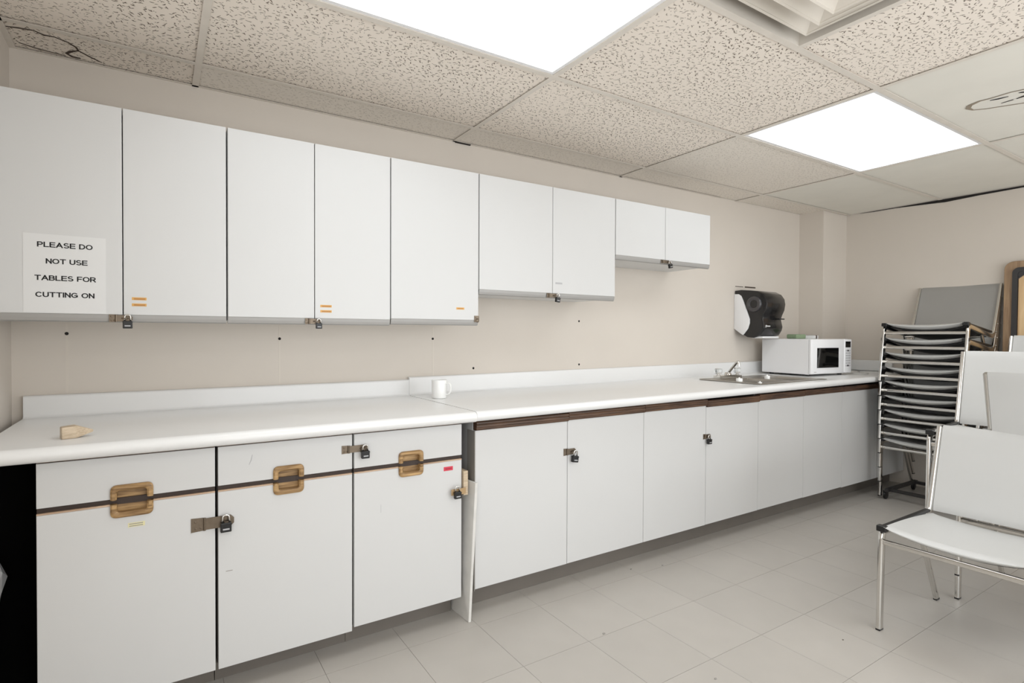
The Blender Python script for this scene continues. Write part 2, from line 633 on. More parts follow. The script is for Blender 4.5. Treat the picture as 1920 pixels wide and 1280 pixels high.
# ------------------------------------------------------------------ ceiling
ce = struct('ceiling', bx(XL - TH, XR + TH, YF - TH, YB + TH, ZC + .25, ZC + .3), 'plenum', 'suspended tile ceiling with a metal grid')
gx = [XL] + [GX0 + k * TX for k in range(0, 4)] + [XR]
gy = [GY0 - k * TY for k in range(0, 6)]
GAP_R = .006
rows = [(GY0, YB)] + [(GY0 - (k + 1) * TY, GY0 - k * TY) for k in range(6)]
cols = list(zip(gx, gx[1:]))
LIGHTS = {(2, 1), (2, 3), (5, 1), (5, 3)}
SMOOTH = {(1, 4), (2, 4), (3, 3), (3, 4)}
FADED = {(0, 1), (0, 2), (0, 3), (0, 4), (1, 3)}
cache = {}
def ctile(x0, x1, y0, y1, key):
    x1 = min(x1, XR - GAP_R)
    y0 = max(y0, YF)
    y1 = min(y1, YB - .002)
    k = (round(x1 - x0, 4), round(y1 - y0, 4), key)
    if k in cache:
        o = bpy.data.objects.new('ceiling_tile', cache[k])
        o.parent = ce
        COL.objects.link(o)
    else:
        b = nb()
        box(b, -(x1 - x0) / 2 + .003, (x1 - x0) / 2 - .003, -(y1 - y0) / 2 + .003, (y1 - y0) / 2 - .003, 0, .016)
        o = obj('ceiling_tile', b, key, ce, world=False)
        cache[k] = o.data
    o.location = ((x0 + x1) / 2, (y0 + y1) / 2, ZT + random.uniform(0, .0015))
    o.rotation_euler = (random.uniform(-.0012, .0012), random.uniform(-.0008, .0008), 0)
    return o
for r, (y0, y1) in enumerate(rows):
    for c, (x0, x1) in enumerate(cols):
        if (r, c) in LIGHTS:
            continue
        if (r, c) == (3, 2):
            ctile(x0 + TY, x1, y0, y1, 'tile_c')      # the other half holds the air vent
            continue
        if x1 - x0 < .03:
            continue
        ctile(x0, x1, y0, y1, 'tile_s' if (r, c) in SMOOTH else 'tile_f' if (r, c) in FADED else 'tile_c')
# grid: inverted-T bars
def tbar(x0, x1, y0, y1):
    b = nb()
    if x1 - x0 < y1 - y0:
        xm = (x0 + x1) / 2
        box(b, xm - .012, xm + .012, y0, y1, ZC, ZC + .0015)
        box(b, xm - .001, xm + .001, y0, y1, ZC + .0015, ZC + .035)
    else:
        ym = (y0 + y1) / 2
        box(b, x0, x1, ym - .012, ym + .012, ZC, ZC + .0015)
        box(b, x0, x1, ym - .001, ym + .001, ZC + .0015, ZC + .035)
    obj('grid_bar', b, 'grid', ce)
for x in gx[1:-1]:
    tbar(x - .001, x + .001, YF, YB)
for y in gy:
    for (x0, x1) in cols:
        tbar(x0 + (.012 if x0 != XL else 0), x1 - (.012 if x1 != XR else .004), y - .001, y + .001)
tbar(gx[2] + TY - .001, gx[2] + TY + .001, GY0 - 3 * TY + .012, GY0 - 2 * TY - .012)
obj('wall_angle', bx(XL, XL + .02, YF, YB, ZC, ZC + .0015), 'grid', ce)
obj('wall_angle', bx(XL + .02, 3.6, YB - .014, YB, ZC, ZC + .0012), 'grid', ce)
# dark crack and damp mark in the tile of the left back corner
obj('tile_crack', ribbon(nb(), [(-.435, 2.335), (-.40, 2.325), (-.36, 2.318), (-.335, 2.335), (-.305, 2.332), (-.27, 2.35), (-.25, 2.375), (-.245, 2.40), (-.215, 2.43), (-.18, 2.458)],
    [.004, .007, .005, .008, .005, .006, .008, .006, .007, .004], ZT - .0004), 'crack', ce)
obj('tile_crack', ribbon(nb(), [(-.245, 2.40), (-.27, 2.42), (-.285, 2.445), (-.27, 2.462), (-.245, 2.463)], [.004, .012, .010, .012, .006], ZT - .0004), 'crack', ce)
obj('tile_crack', ribbon(nb(), [(-.42, 2.44), (-.38, 2.455), (-.33, 2.463), (-.29, 2.466)], [.004, .006, .004, .003], ZT - .0004), 'crack', ce)
# water stain ring with torn holes
ring = [(3.115, .93), (3.15, .945), (3.19, .94), (3.225, .905), (3.25, .86), (3.285, .80), (3.30, .74), (3.29, .68), (3.25, .645), (3.19, .64), (3.14, .67), (3.115, .73), (3.095, .79), (3.10, .85), (3.095, .89), (3.115, .93)]
obj('water_stain', ribbon(nb(), ring, [.02, .018] + [.007] * 12 + [.012, .02], ZT - .0004), 'stain', ce)
for pts, ww in (([(3.125, .865), (3.135, .84), (3.14, .81)], [.004, .012, .004]), ([(3.13, .775), (3.15, .75), (3.18, .72)], [.006, .018, .008]), ([(3.20, .80), (3.19, .77), (3.205, .72)], [.006, .016, .03]), ([(3.205, .85), (3.20, .81)], [.004, .007])):
    obj('torn_hole', ribbon(nb(), pts, ww, ZT - .0004), 'hole', ce)
# black strip painting the shade of the gap along the right wall
gp = [(2.20, ZC + .001), (2.10, ZC - .003), (1.95, ZC - .004), (1.80, ZC - .012), (1.64, ZC - .022), (1.45, ZC - .014), (1.20, ZC - .010), (.6, ZC - .006), (.2, ZC + .001)]
obj('gap_shade_strip', prism(nb(), gp, 0, XR - .004, XR + .001), 'hole', ce)
# short black strip as gap shade where the back wall meets the ceiling
obj('gap_shade_strip', bx(1.36, 1.45, YB - .012, YB - .001, ZC - .004, ZC + .001), 'hole', ce)

# ------------------------------------------------------------------ fluorescent fixtures
def fixture(r, c, label):
    y0, y1 = rows[r]
    x0, x1 = cols[c]
    root = empty('ceiling_light', ((x0 + x1) / 2, (y0 + y1) / 2, ZC))
    b = nb()
    a, d = .013, .028
    for (p, q, s, t) in ((x0 + a, x1 - a, y0 + a, y0 + d), (x0 + a, x1 - a, y1 - d, y1 - a), (x0 + a, x0 + d, y0 + d, y1 - d), (x1 - d, x1 - a, y0 + d, y1 - d)):
        box(b, p, q, s, t, ZC + .002, ZC + .012)
    obj('frame', b, 'appliance', root)
    obj('housing', bx(x0 + .02, x1 - .02, y0 + .02, y1 - .02, ZC + .03, ZC + .11), 'grid', root)
    obj('lens', bx(x0 + .027, x1 - .027, y0 + .027, y1 - .027, ZC + .006, ZC + .009), 'lens', root, label='glowing prismatic lens')
    tag(root, label, 'light', 'recessed fluorescent fixtures')
fixture(2, 1, 'large fluorescent ceiling light nearest the upper cabinets, cut by the top of the photo')
fixture(2, 3, 'smaller-looking fluorescent ceiling light near the right wall and its stacked chairs')
fixture(5, 1, 'unseen fluorescent ceiling light added behind the camera on the left')  # this and the next are added out of view to brighten the room
fixture(5, 3, 'unseen fluorescent ceiling light added behind the camera on the right')

# ------------------------------------------------------------------ square air vent
vx0, vx1, vy0, vy1 = gx[2] + .012, gx[2] + TY - .012, GY0 - 3 * TY + .012, GY0 - 2 * TY - .012
vr = empty('air_vent', ((vx0 + vx1) / 2, (vy0 + vy1) / 2, ZC))
def sqring(b, i0, z0, i1, z1, th=.003):
    """one four-sided sloping frame between insets i0 (at z0) and i1 (at z1)"""
    t = nb()
    R = []
    for ins, z in ((i0, z0), (i1, z1), (i1, z1 + th), (i0, z0 + th)):
        R.append([t.verts.new(p) for p in ((vx0 + ins, vy0 + ins, z), (vx1 - ins, vy0 + ins, z), (vx1 - ins, vy1 - ins, z), (vx0 + ins, vy1 - ins, z))])
    for k in range(4):
        A, B = R[k], R[(k + 1) % 4]
        for j in range(4):
            t.faces.new((A[j], A[(j + 1) % 4], B[(j + 1) % 4], B[j]))
    bmesh.ops.recalc_face_normals(t, faces=t.faces)
    return join(b, t)
fr = obj('rim', sqring(nb(), .0, ZC + .001, .004, ZC + .075, .002), 'vent', vr)
for ins, dz in ((.053, 0), (.135, .03), (.216, .06)):
    b = sqring(nb(), ins, ZC - dz, ins + .065, ZC - dz + .05, .003)
    sqring(b, ins - .003, ZC - dz - .003, ins + .003, ZC - dz, .003)
    obj('louvre', b, 'vent', vr)
obj('centre_plate', bx(vx0 + .26, vx1 - .26, vy0 + .26, vy1 - .26, ZC - .045, ZC - .04), 'vent', vr)
obj('duct', bx(vx0, vx1, vy0, vy1, ZC + .10, ZC + .14), 'duct', vr)
tag(vr, 'square stepped metal air vent between the ceiling tiles', 'vent')

# ================================================================== small hardware
def padlock(x, y, z, label, s=1.0, tilt=0.0):
    """hangs with the top of its shackle at (x, y, z)"""
    r = empty('padlock', (x, y, z - .046 * s))
    bw = .028 * s
    body = bx(-bw / 2, bw / 2, -.007 * s, .007 * s, 0, .026 * s, bev=.002 * s)
    box(body, -bw / 2 * 1.02, bw / 2 * 1.02, -.0074 * s, .0074 * s, .020 * s, .023 * s)
    bo = obj('body', body, 'black', r, world=False)
    obj('label_plate', bx(-bw * .3, bw * .3, -.0082 * s, -.0068 * s, .007 * s, .011 * s), 'greyl', bo, world=False)
    path = fillet([(-.0085 * s, 0, .025 * s), (-.0085 * s, 0, .046 * s), (.0085 * s, 0, .046 * s), (.0085 * s, 0, .025 * s)], .0084 * s, 6)
    obj('shackle', sweep(nb(), path, circ(.0026 * s, 8), side=(0, 1, 0)), 'chrome', r, True, world=False)
    r.rotation_euler = (0, tilt, 0.0)
    tag(r, label, 'padlock', 'padlocks on the cabinets')
    return r

def hasp(x0, x1, zc, y, h, parent, xh, mt='zinc', rotz=0.0):
    """hinged hasp: screw leaf from x0 to xh, strap from xh to x1, knuckle at xh"""
    b = prism(nb(), [(x0, zc - h * .55), (xh, zc - h * .5), (xh, zc + h * .5), (x0, zc + h * .55)], 1, y - .002, y)
    ch = h * .25
    prism(b, [(xh, zc - h * .45), (x1 - ch, zc - h * .45), (x1, zc - h * .45 + ch), (x1, zc + h * .45 - ch), (x1 - ch, zc + h * .45), (xh, zc + h * .45)], 1, y - .005, y - .0025)
    sweep(b, [(xh, y - .004, zc - h * .5), (xh, y - .004, zc + h * .5)], circ(.0038, 8))
    hp = obj('hasp', b, mt, parent)
    for dx, dz in ((.3, .25), (.7, -.25), (.35, -.3)):
        px, pz = x0 + (xh - x0) * dx, zc + h * dz
        lathe_b = lathe(nb(), (px, y - .002, pz), [(.0028, .001), (.0028, -.001), (.001, -.0018)], 8, 1)
        # screws stay part of the hasp leaf mesh
        me = hp.data
        bb = nb()
        bb.from_mesh(me)
        r = hp
        while r.parent:
            r = r.parent
        bmesh.ops.translate(lathe_b, verts=lathe_b.verts, vec=-Vector(r.location))
        join(bb, lathe_b)
        bb.to_mesh(me)
        bb.free()
    # staple ring
    st = fillet([(x1 - .03, y - .004, zc), (x1 - .03, y - .016, zc), (x1 - .014, y - .016, zc), (x1 - .014, y - .004, zc)], .007, 4)
    bb = nb()
    bb.from_mesh(hp.data)
    sb = sweep(nb(), st, circ(.0022, 6), side=(0, 0, 1))
    r = hp
    while r.parent:
        r = r.parent
    bmesh.ops.translate(sb, verts=sb.verts, vec=-Vector(r.location))
    join(bb, sb)
    bb.to_mesh(hp.data)
    bb.free()
    return hp

def tape(parent, x0, x1, z0, z1, y, mt, prints=None, ang=0.0):
    o = obj('label_tape', bx(x0, x1, y - .0008, y, z0, z1), mt, parent)
    if prints:
        n = 3
        b = nb()
        for k in range(n):
            u0 = x0 + (x1 - x0) * (.08 + k * .3)
            u1 = x0 + (x1 - x0) * (.08 + k * .3 + random.uniform(.14, .24))
            zc = (z0 + z1) / 2
            box(b, u0, u1, y - .0012, y - .0008, zc - (z1 - z0) * .18, zc + (z1 - z0) * .18)
        me = o.data
    return o

# ================================================================== UPPER CABINETS
UY, ZTOP = 2.165, 1.926
def carcass(b, x0, x1, y0, y1, z0, z1, t=.016, top=True):
    box(b, x0, x0 + t, y0, y1, z0, z1)
    box(b, x1 - t, x1, y0, y1, z0, z1)
    box(b, x0 + t, x1 - t, y0, y1, z0, z0 + t)
    if top:
        box(b, x0 + t, x1 - t, y0, y1, z1 - t, z1)
    box(b, x0 + t, x1 - t, y1 - .006, y1, z0 + t, z1 - (t if top else 0))
    return b

def upper(doors, zb, label, ztop=ZTOP):
    x0, x1 = doors[0][0], doors[-1][1]
    r = empty('wall_cabinet', ((x0 + x1) / 2, UY + .16, zb))
    obj('body', carcass(nb(), x0 + .001, x1 - .001, UY + .0185, YB - .001, zb + .012, ztop), 'white', r)
    ds = []
    for (a, c) in doors:
        d = obj('door', bx(a + .0016, c - .0016, UY, UY + .018, zb + .026, ztop, bev=.0012), 'white', r)
        p = nb()
        prism(p, [(UY + .001, zb + .0255), (UY + .018, zb + .0255), (UY + .018, zb), (UY + .012, zb), (UY + .006, zb + .004), (UY + .003, zb + .014)], 0, a + .0016, c - .0016)
        obj('finger_pull', p, 'alu', d)
        ds.append(d)
    tag(r, label, 'cabinet', 'white wall cabinets')
    return r, ds

u1, d1 = upper([(-.425, -.1025), (-.1025, .2200)], 1.2005, 'tall white wall cabinet carrying the paper sign, leftmost of the row')
u2, d2 = upper([(.2228, .5425), (.5425, .8665)], 1.2005, 'tall white two-door wall cabinet second from the left, right of the one with the sign')
u3, d3 = upper([(.8685, 1.3125)], 1.2055, 'tall white single-door wall cabinet with one small orange label')
u4, d4 = upper([(1.3155, 1.7600), (1.7600, 2.2055)], 1.3525, 'medium-height white wall cabinet with a small grey label on its right door')
u5, d5 = upper([(2.2085, 2.6190), (2.6190, 3.0405)], 1.5875, 'short white wall cabinet at the right end of the row')

def tape2(d, x0, x1, zt):
    for k in range(2):
        tape(d, x0, x1, zt - .0095 - k * .021, zt - k * .021, UY, 'orange')
        obj('label_print', bx(x0 + .006, x1 - .004, UY - .0011, UY - .0008, zt - .0078 - k * .021, zt - .003 - k * .021), 'orange2', d)
tape2(d1[1], -.077, -.034, 1.287)
tape2(d2[1], .565, .611, 1.281)
tape(d3[0], 1.192, 1.234, 1.279, 1.289, UY, 'orange')
obj('label_print', bx(1.198, 1.228, UY - .0011, UY - .0008, 1.282, 1.286), 'orange2', d3[0])
tape(d4[1], 1.779, 1.824, 1.427, 1.436, UY, 'greyl')

hasp(-.142, -.075, 1.214, UY, .024, d1[0], -.122)
padlock(-.089, UY - .013, 1.2255, 'black padlock under the wall cabinet with the paper sign')
hasp(.505, .568, 1.214, UY, .022, d2[0], .52)
padlock(.556, UY - .013, 1.2235, 'black padlock under the second wall cabinet from the left', .85)
# small bare hasp bent round the right edge of the single-door cabinet
hb = bx(1.288, 1.3130, UY - .0025, UY, 1.222, 1.252)
box(hb, 1.312, 1.3145, UY - .0025, UY + .02, 1.226, 1.248)
for z in (1.23, 1.244):
    lathe(hb, (1.295, UY - .0025, z), [(.003, .001), (.003, -.001), (.001, -.0018)], 8, 1)
sweep(hb, fillet([(1.303, UY - .002, 1.237), (1.303, UY - .016, 1.237), (1.303, UY - .016, 1.222), (1.303, UY - .002, 1.222)], .005, 3), circ(.002, 6), side=(1, 0, 0))
obj('hasp', hb, 'zinc', d3[0])
hasp(1.722, 1.792, 1.366, UY, .022, d4[0], 1.737)
padlock(1.782, UY - .013, 1.3755, 'black padlock under the medium-height wall cabinet', .95, .12)
hasp(2.582, 2.664, 1.602, UY, .020, d5[0], 2.597)
padlock(2.652, UY - .013, 1.6085, 'black padlock under the short wall cabinet at the right end', .95, -.2)

# ------------------------------------------------------------------ paper sign
def arc(cx, cy, rx, ry, a0, a1, n=14):
    return [(cx + rx * math.cos(math.radians(a0 + (a1 - a0) * k / n)), cy + ry * math.sin(math.radians(a0 + (a1 - a0) * k / n))) for k in range(n + 1)]
def stroke(bm, pts, hw):
    """one pen stroke of a plain bold sans capital, drawn in the XZ plane"""
    if len(pts) == 2:
        (x0, z0), (x1, z1) = pts
        d = Vector((x1 - x0, z1 - z0)).normalized() * hw
        pts = [(x0 - d.x, z0 - d.y), (x1 + d.x, z1 + d.y)]
    P_ = [Vector(p) for p in pts]
    prev = None
    for i, p in enumerate(P_):
        d = (P_[min(i + 1, len(P_) - 1)] - P_[max(i - 1, 0)]).normalized()
        n_ = Vector((-d.y, d.x)) * hw
        a, c = bm.verts.new((p.x + n_.x, 0, p.y + n_.y)), bm.verts.new((p.x - n_.x, 0, p.y - n_.y))
        if prev:
            bm.faces.new((prev[0], prev[1], c, a))
        prev = (a, c)
STEM = [(0, 0), (0, 1)]
GLYPH = {
    'P': (.64, [STEM, [(0, 1), (.36, 1)], [(0, .45), (.36, .45)], arc(.36, .725, .28, .275, 90, -90)]),
    'L': (.58, [STEM, [(0, 0), (.56, 0)]]),
    'E': (.64, [STEM, [(0, 1), (.62, 1)], [(0, .52), (.58, .52)], [(0, 0), (.64, 0)]]),
    'A': (.80, [[(0, 0), (.40, 1)], [(.40, 1), (.80, 0)], [(.16, .33), (.64, .33)]]),
    'S': (.66, [arc(.33, .755, .30, .255, 25, 270) + arc(.33, .245, .33, .255, 90, -160)[1:]]),
    'D': (.72, [STEM, [(0, 1), (.30, 1)], [(0, 0), (.30, 0)], arc(.30, .5, .42, .5, 90, -90)]),
    'O': (.84, [arc(.42, .5, .42, .5, 0, 360, 28)]),
    'N': (.66, [STEM, [(0, 1), (.66, 0)], [(.66, 0), (.66, 1)]]),
    'T': (.70, [[(0, 1), (.70, 1)], [(.35, 0), (.35, 1)]]),
    'U': (.68, [[(0, .34), (0, 1)], [(.68, .34), (.68, 1)], arc(.34, .34, .34, .34, 180, 360)]),
    'B': (.66, [STEM, [(0, 1), (.36, 1)], [(0, .52), (.38, .52)], [(0, 0), (.38, 0)], arc(.36, .76, .25, .24, 90, -90), arc(.38, .26, .28, .26, 90, -90)]),
    'F': (.58, [STEM, [(0, 1), (.58, 1)], [(0, .50), (.50, .50)]]),
    'R': (.70, [STEM, [(0, 1), (.38, 1)], [(0, .46), (.38, .46)], arc(.38, .73, .28, .27, 90, -90), [(.38, .46), (.68, 0)]]),
    'C': (.76, [arc(.40, .5, .40, .5, 35, 325, 24)]),
    'I': (.02, [STEM]),
    'G': (.80, [arc(.41, .5, .41, .5, 35, 330, 24), [(.46, .44), (.78, .44)], [(.78, .44), (.78, .14)]]),
}
sg = empty('paper_sign', (-.260, UY, 1.23))
obj('sheet', bx(-.366, -.150, UY - .0009, UY - .0002, 1.2285, 1.480), 'paper', sg)
for txt, xa, xb, za, zb in (('PLEASE DO', -.331, -.186, 1.438, 1.4555), ('NOT USE', -.310, -.200, 1.3855, 1.4030), ('TABLES FOR', -.338, -.177, 1.3315, 1.3490), ('CUTTING ON', -.336, -.181, 1.2780, 1.2955)):
    b = nb()
    cx_ = 0.0
    for chh in txt:
        if chh == ' ':
            cx_ += .46
            continue
        wd, strokes = GLYPH[chh]
        for st in strokes:
            stroke(b, [(px + cx_, pz) for px, pz in st], .108)
        cx_ += wd + .27
    vx = [v.co.x for v in b.verts]
    vz = [v.co.z for v in b.verts]
    ax, ex_, az, ez = min(vx), max(vx), min(vz), max(vz)
    for v in b.verts:
        v.co = Vector((xa + (v.co.x - ax) / (ex_ - ax) * (xb - xa), UY - .0013, za + (v.co.z - az) / (ez - az) * (zb - za)))
    obj('lettering', b, 'ink', sg, label='printed line reading ' + txt)
tag(sg, 'white paper sign with black capitals taped to the leftmost wall cabinet', 'sign')

# ================================================================== LEFT BASE UNITS
DY = 1.868
def halfring(x0, x1, zmid, zext, up, th=.016, y0=DY - .010, y1=DY + .0185):
    """half of a rounded rectangular wooden pull; opening towards zmid"""
    s = 1 if up else -1
    h = abs(zext - zmid)
    r = .018
    pts = [(x0, zmid), (x0, zmid + s * h), (x1, zmid + s * h), (x1, zmid)]
    out = fillet([(p[0], 0, p[1]) for p in pts], r, 6)
    inn = fillet([(p[0], 0, p[1]) for p in [(x0 + th, zmid), (x0 + th, zmid + s * (h - th)), (x1 - th, zmid + s * (h - th)), (x1 - th, zmid)]], r * .5, 6)
    n = len(out)
    t = nb()
    for yy_in, yy_out in ((0, 0),):
        pass
    O = [[t.verts.new((p.x, y, p.z)) for p in out] for y in (y0 + .004, y1)]
    I = [[t.verts.new((p.x, y, p.z)) for p in inn] for y in (y0 + .004, y1)]
    # rounded crown
    mid = []
    for k in (.28, .72):
        mid.append([t.verts.new((o.x + (i.x - o.x) * k, y0, o.z + (i.z - o.z) * k)) for o, i in zip(out, inn)])
    strips = [O[1], O[0], mid[0], mid[1], I[0], I[1]]
    for a, c in zip(strips, strips[1:] + strips[:1]):
        for i in range(n - 1):
            t.faces.new((a[i], a[i + 1], c[i + 1], c[i]))
    for i in (0, n - 1):
        t.faces.new([s_[i] for s_ in strips])
    # floor of the scoop
    box(t, x0 + th * .9, x1 - th * .9, DY + .014, DY + .0185, min(zmid, zmid + s * (h - th * .8)), max(zmid, zmid + s * (h - th * .8)))
    bmesh.ops.recalc_face_normals(t, faces=t.faces)
    return t

def base_left(x0, x1, hx0, hx1, label, zd=.090, first=False):
    r = empty('base_cabinet', ((x0 + x1) / 2, 2.15, 0))
    obj('body', carcass(nb(), x0 - .003, x1 + .003, DY + .02, 2.47, .10, .808), 'slot_shade' if first else 'carcass', r)  # leftmost body is painted black for the shade of the slot
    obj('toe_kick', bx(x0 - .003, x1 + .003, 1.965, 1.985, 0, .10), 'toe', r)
    obj('top_rail', bx(x0, x1, DY + .002, DY + .019, .8035, .8095, bev=.001), 'strip', r)
    d = obj('drawer', prism(nb(), [(x0, .677), (hx0 + .010, .677), (hx0 + .010, .708), (hx1 - .010, .708), (hx1 - .010, .677), (x1, .677), (x1, .8015), (x0, .8015)], 1, DY, DY + .019, bev=.0015), 'white', r)
    obj('handle', halfring(hx0, hx1, .6755, .718, True), 'oak', d, smooth=.7, label='upper half of an oak pull')
    obj('gap_rail', bx(x0, x1, DY + .008, DY + .019, .659, .677), 'dark', r)
    dr = obj('door', prism(nb(), [(x0, zd), (x1, zd), (x1, .6575), (hx1 - .010, .6575), (hx1 - .010, .632), (hx0 + .010, .632), (hx0 + .010, .6575), (x0, .6575)], 1, DY, DY + .019, bev=.0015), 'white', r)
    obj('edge_strip', bx(x0, hx0 + .006, DY - .001, DY + .008, .6578, .6625, bev=.001), 'strip', dr)
    obj('edge_strip', bx(hx1 - .006, x1, DY - .001, DY + .008, .6578, .6625, bev=.001), 'strip', dr)
    obj('handle', halfring(hx0, hx1, .6625, .622, False), 'oak', dr, smooth=.7, label='lower half of an oak pull')
    tag(r, label, 'cabinet', 'white base cabinets with drawers')
    return r, d, dr
b1, w1, e1 = base_left(-.2915, .1545, -.122, -.014, 'white base cabinet with oak pull and pale yellow label, leftmost', .088, True)
b2, w2, e2 = base_left(.1630, .6015, .330, .430, 'white base cabinet with oak pull, middle one of the three with drawers', .088)
b3, w3, e3 = base_left(.6090, 1.0545, .781, .882, 'white base cabinet with oak pull and small red label', .100)
tape(e1, -.079, -.036, .588, .601, DY, 'yellow')
for k in range(2):
    obj('label_print', bx(-.076, -.041, DY - .0011, DY - .0008, .590 + k * .006, .5925 + k * .006), 'edge', e1)
tape(e3, .973, 1.014, .621, .637, DY, 'red')
obj('label_print', bx(.98, 1.008, DY - .0011, DY - .0008, .627, .631), mat('dark_red_print', (160, 34, 52), .5), e3)
hasp(.086, .209, .563, DY, .040, e1, .124)
padlock(.184, DY - .016, .585, 'black padlock on the long zinc hasp between left and middle base doors', 1.15)
hasp(.563, .660, .749, DY, .027, w2, .588)
padlock(.645, DY - .016, .762, 'black padlock on the drawer hasp below the worktop', 1.05)
# scuffs on the doors
obj('scuff', prism(nb(), [(.254, .734), (.256, .734), (.263, .748), (.266, .766), (.264, .766), (.260, .749)], 1, DY - .0006, DY), 'greyl', w2)
obj('scuff', bx(.185, .205, DY - .0006, DY, .398, .4), 'edge', e2)
obj('scuff', bx(.71, .711, DY - .0006, DY, .50, .53), 'greyl', e3)

# ================================================================== RIGHT BASE UNITS
RY = 1.875
def base_right(doors, label, zt=.768, top=True):
    x0, x1 = doors[0][0], doors[-1][1]
    r = empty('base_cabinet', ((x0 + x1) / 2, 2.15, 0))
    obj('body', carcass(nb(), x0 - .001, x1 + .001, RY + .02, 2.47, .105, .815, top=False), 'white' if doors[0][0] < 1.2 else 'carcass', r)
    obj('toe_kick', bx(x0, x1, 1.968, 1.985, 0, .105), 'toe', r)
    out = []
    for k, (a, c, zb, zt_) in enumerate(doors):
        d = obj('door', bx(a + .0014, c - .0014, RY, RY + .018, zb, zt_, bev=.0012), 'white', r)
        p = nb()
        z = zt_ + .0008
        yf = RY - .012
        prof = [(RY + .016, z), (RY + .016, z + .036), (yf + .004, z + .036), (yf + .001, z + .032), (yf, z + .027), (yf + .003, z + .0235), (yf + .0005, z + .019), (yf, z + .014), (yf + .003, z + .0105), (yf + .001, z + .006), (yf + .002, z + .002), (yf + .004, z)]
        prism(p, prof, 0, a + .001, c - .001)
        obj('pull_rail', p, 'walnut', d, label='dark reeded wooden pull rail')
        out.append(d)
    tag(r, label, 'cabinet', 'white base cabinets with walnut rails')
    return r, out
g1, h1 = base_right([(1.1215, 1.6150, .111, .768), (1.6150, 2.1165, .112, .772)], 'white two-door base cabinet with walnut rail right after the narrow gap')
g2, h2 = base_right([(2.1165, 2.6100, .112, .774), (2.6100, 3.1000, .113, .766)], 'white two-door base cabinet with walnut rail left of the sink')
g3, h3 = base_right([(3.1000, 3.5980, .114, .772), (3.5980, 4.0900, .112, .774)], 'white two-door base cabinet with walnut rail below the sink')
g4, h4 = base_right([(4.0900, 4.5850, .108, .774), (4.5850, 5.0500, .108, .774)], 'white base cabinet with walnut rail reaching behind the chair stack')
obj('side_edge', bx(1.1185, 1.1212, RY - .002, RY + .06, .105, .766), 'edge', g1)
hasp(1.592, 1.662, .627, RY, .030, h1[0], 1.612)
padlock(1.644, RY - .016, .632, 'silver-dark padlock on the right-hand cabinet beside the narrow gap', 1.15, .15)
hasp(2.585, 2.645, .604, RY, .026, h2[0], 2.6)
padlock(2.618, RY - .016, .612, 'small black padlock on the cabinet doors left of the sink', 1.05)

# filler board standing in the gap, wooden block and strap
fb = nb()
t = nb()
pts = [((1.0755, 1.845, .0), (1.0875, 1.845, .0)), ((1.064, 2.02, .0), (1.076, 2.02, .0)), ((1.072, 2.02, .565), (1.084, 2.02, .565)), ((1.104, 1.842, .562), (1.116, 1.842, .562))]
A = [t.verts.new(p[0]) for p in pts]
B = [t.verts.new(p[1]) for p in pts]
t.faces.new(A)
t.faces.new(B[::-1])
for i in range(4):
    t.faces.new((A[i], B[i], B[(i + 1) % 4], A[(i + 1) % 4]))
bmesh.ops.recalc_face_normals(t, faces=t.faces)
bmesh.ops.bevel(t, geom=t.edges[:], offset=.0012, segments=1, affect='EDGES')
fr = empty('filler_board', (1.08, 1.93, 0))
obj('panel', t, mat('scuffed_white_board', (214, 212, 207), .55, var=.06, vscale=18), fr)
bl = bx(1.0585, 1.0785, 1.858, 1.93, .515, .612, bev=.001)
obj('wood_block', bl, 'beech', fr)
sb = bx(1.000, 1.066, 1.8525, 1.8545, .523, .547)
obj('strap', sb, 'brass', fr, label='brass strap to the padlock')
b = nb()
for y, z in ((1.856, .50), (1.86, .40), (1.855, .36), (1.858, .30), (1.862, .12), (1.866, .07), (1.86, .04)):
    xx = 1.0755 + (1.104 - 1.0755) * z / .562 - .001
    lathe(b, (xx + .0002, y, z), [(.0035, .001), (.0035, -.0006)], 8, 0)
obj('nail_hole', b, 'edge', fr)
tag(fr, 'narrow scuffed white board standing in the gap between the base cabinets', 'board')
padlock(1.024, DY - .022, .559, 'black padlock on the brass strap at the narrow gap', 1.05)

# ================================================================== WORKTOPS
def rise(x):
    return .0047 * (x - 1.09)
def top_profile(zt, yf, zbs, thick=.042):
    """postformed profile from the front nosing to the top of the backsplash, in (y, z)"""
    P = []
    r = thick / 2
    for k in range(9):                      # bullnose from below to top
        a = -PI / 2 - PI * k / 8
        P.append((yf + r + r * math.cos(a), zt - r + r * math.sin(a)))
    yb = YB - .0005
    ybs = yb - .02
    for k in range(5):                      # cove
        a = -PI / 2 + (PI / 2) * k / 4
        P.append((ybs - .012 + .012 * math.cos(a), zt + .012 + .012 * math.sin(a)))
    for k in range(5):
        a = PI + -(PI / 2) * k / 4
        P.append((ybs + .008 + .008 * math.cos(a), zbs - .008 + .008 * math.sin(a)))
    P.append((yb, zbs))
    P.append((yb, zt - .03))
    P.append((yf + .06, zt - .03))
    P.append((yf + .055, zt - thick))
    return P
def add_tilt(b):
    for v in b.verts:
        v.co.z += rise(v.co.x)
    return b
bL = prism(nb(), top_profile(.855, 1.803, .936), 0, -.420, 1.0892)
single('worktop', bL, 'lam', 'white laminate worktop with the wooden wedge on it, left one', 'worktop', smooth=.6)
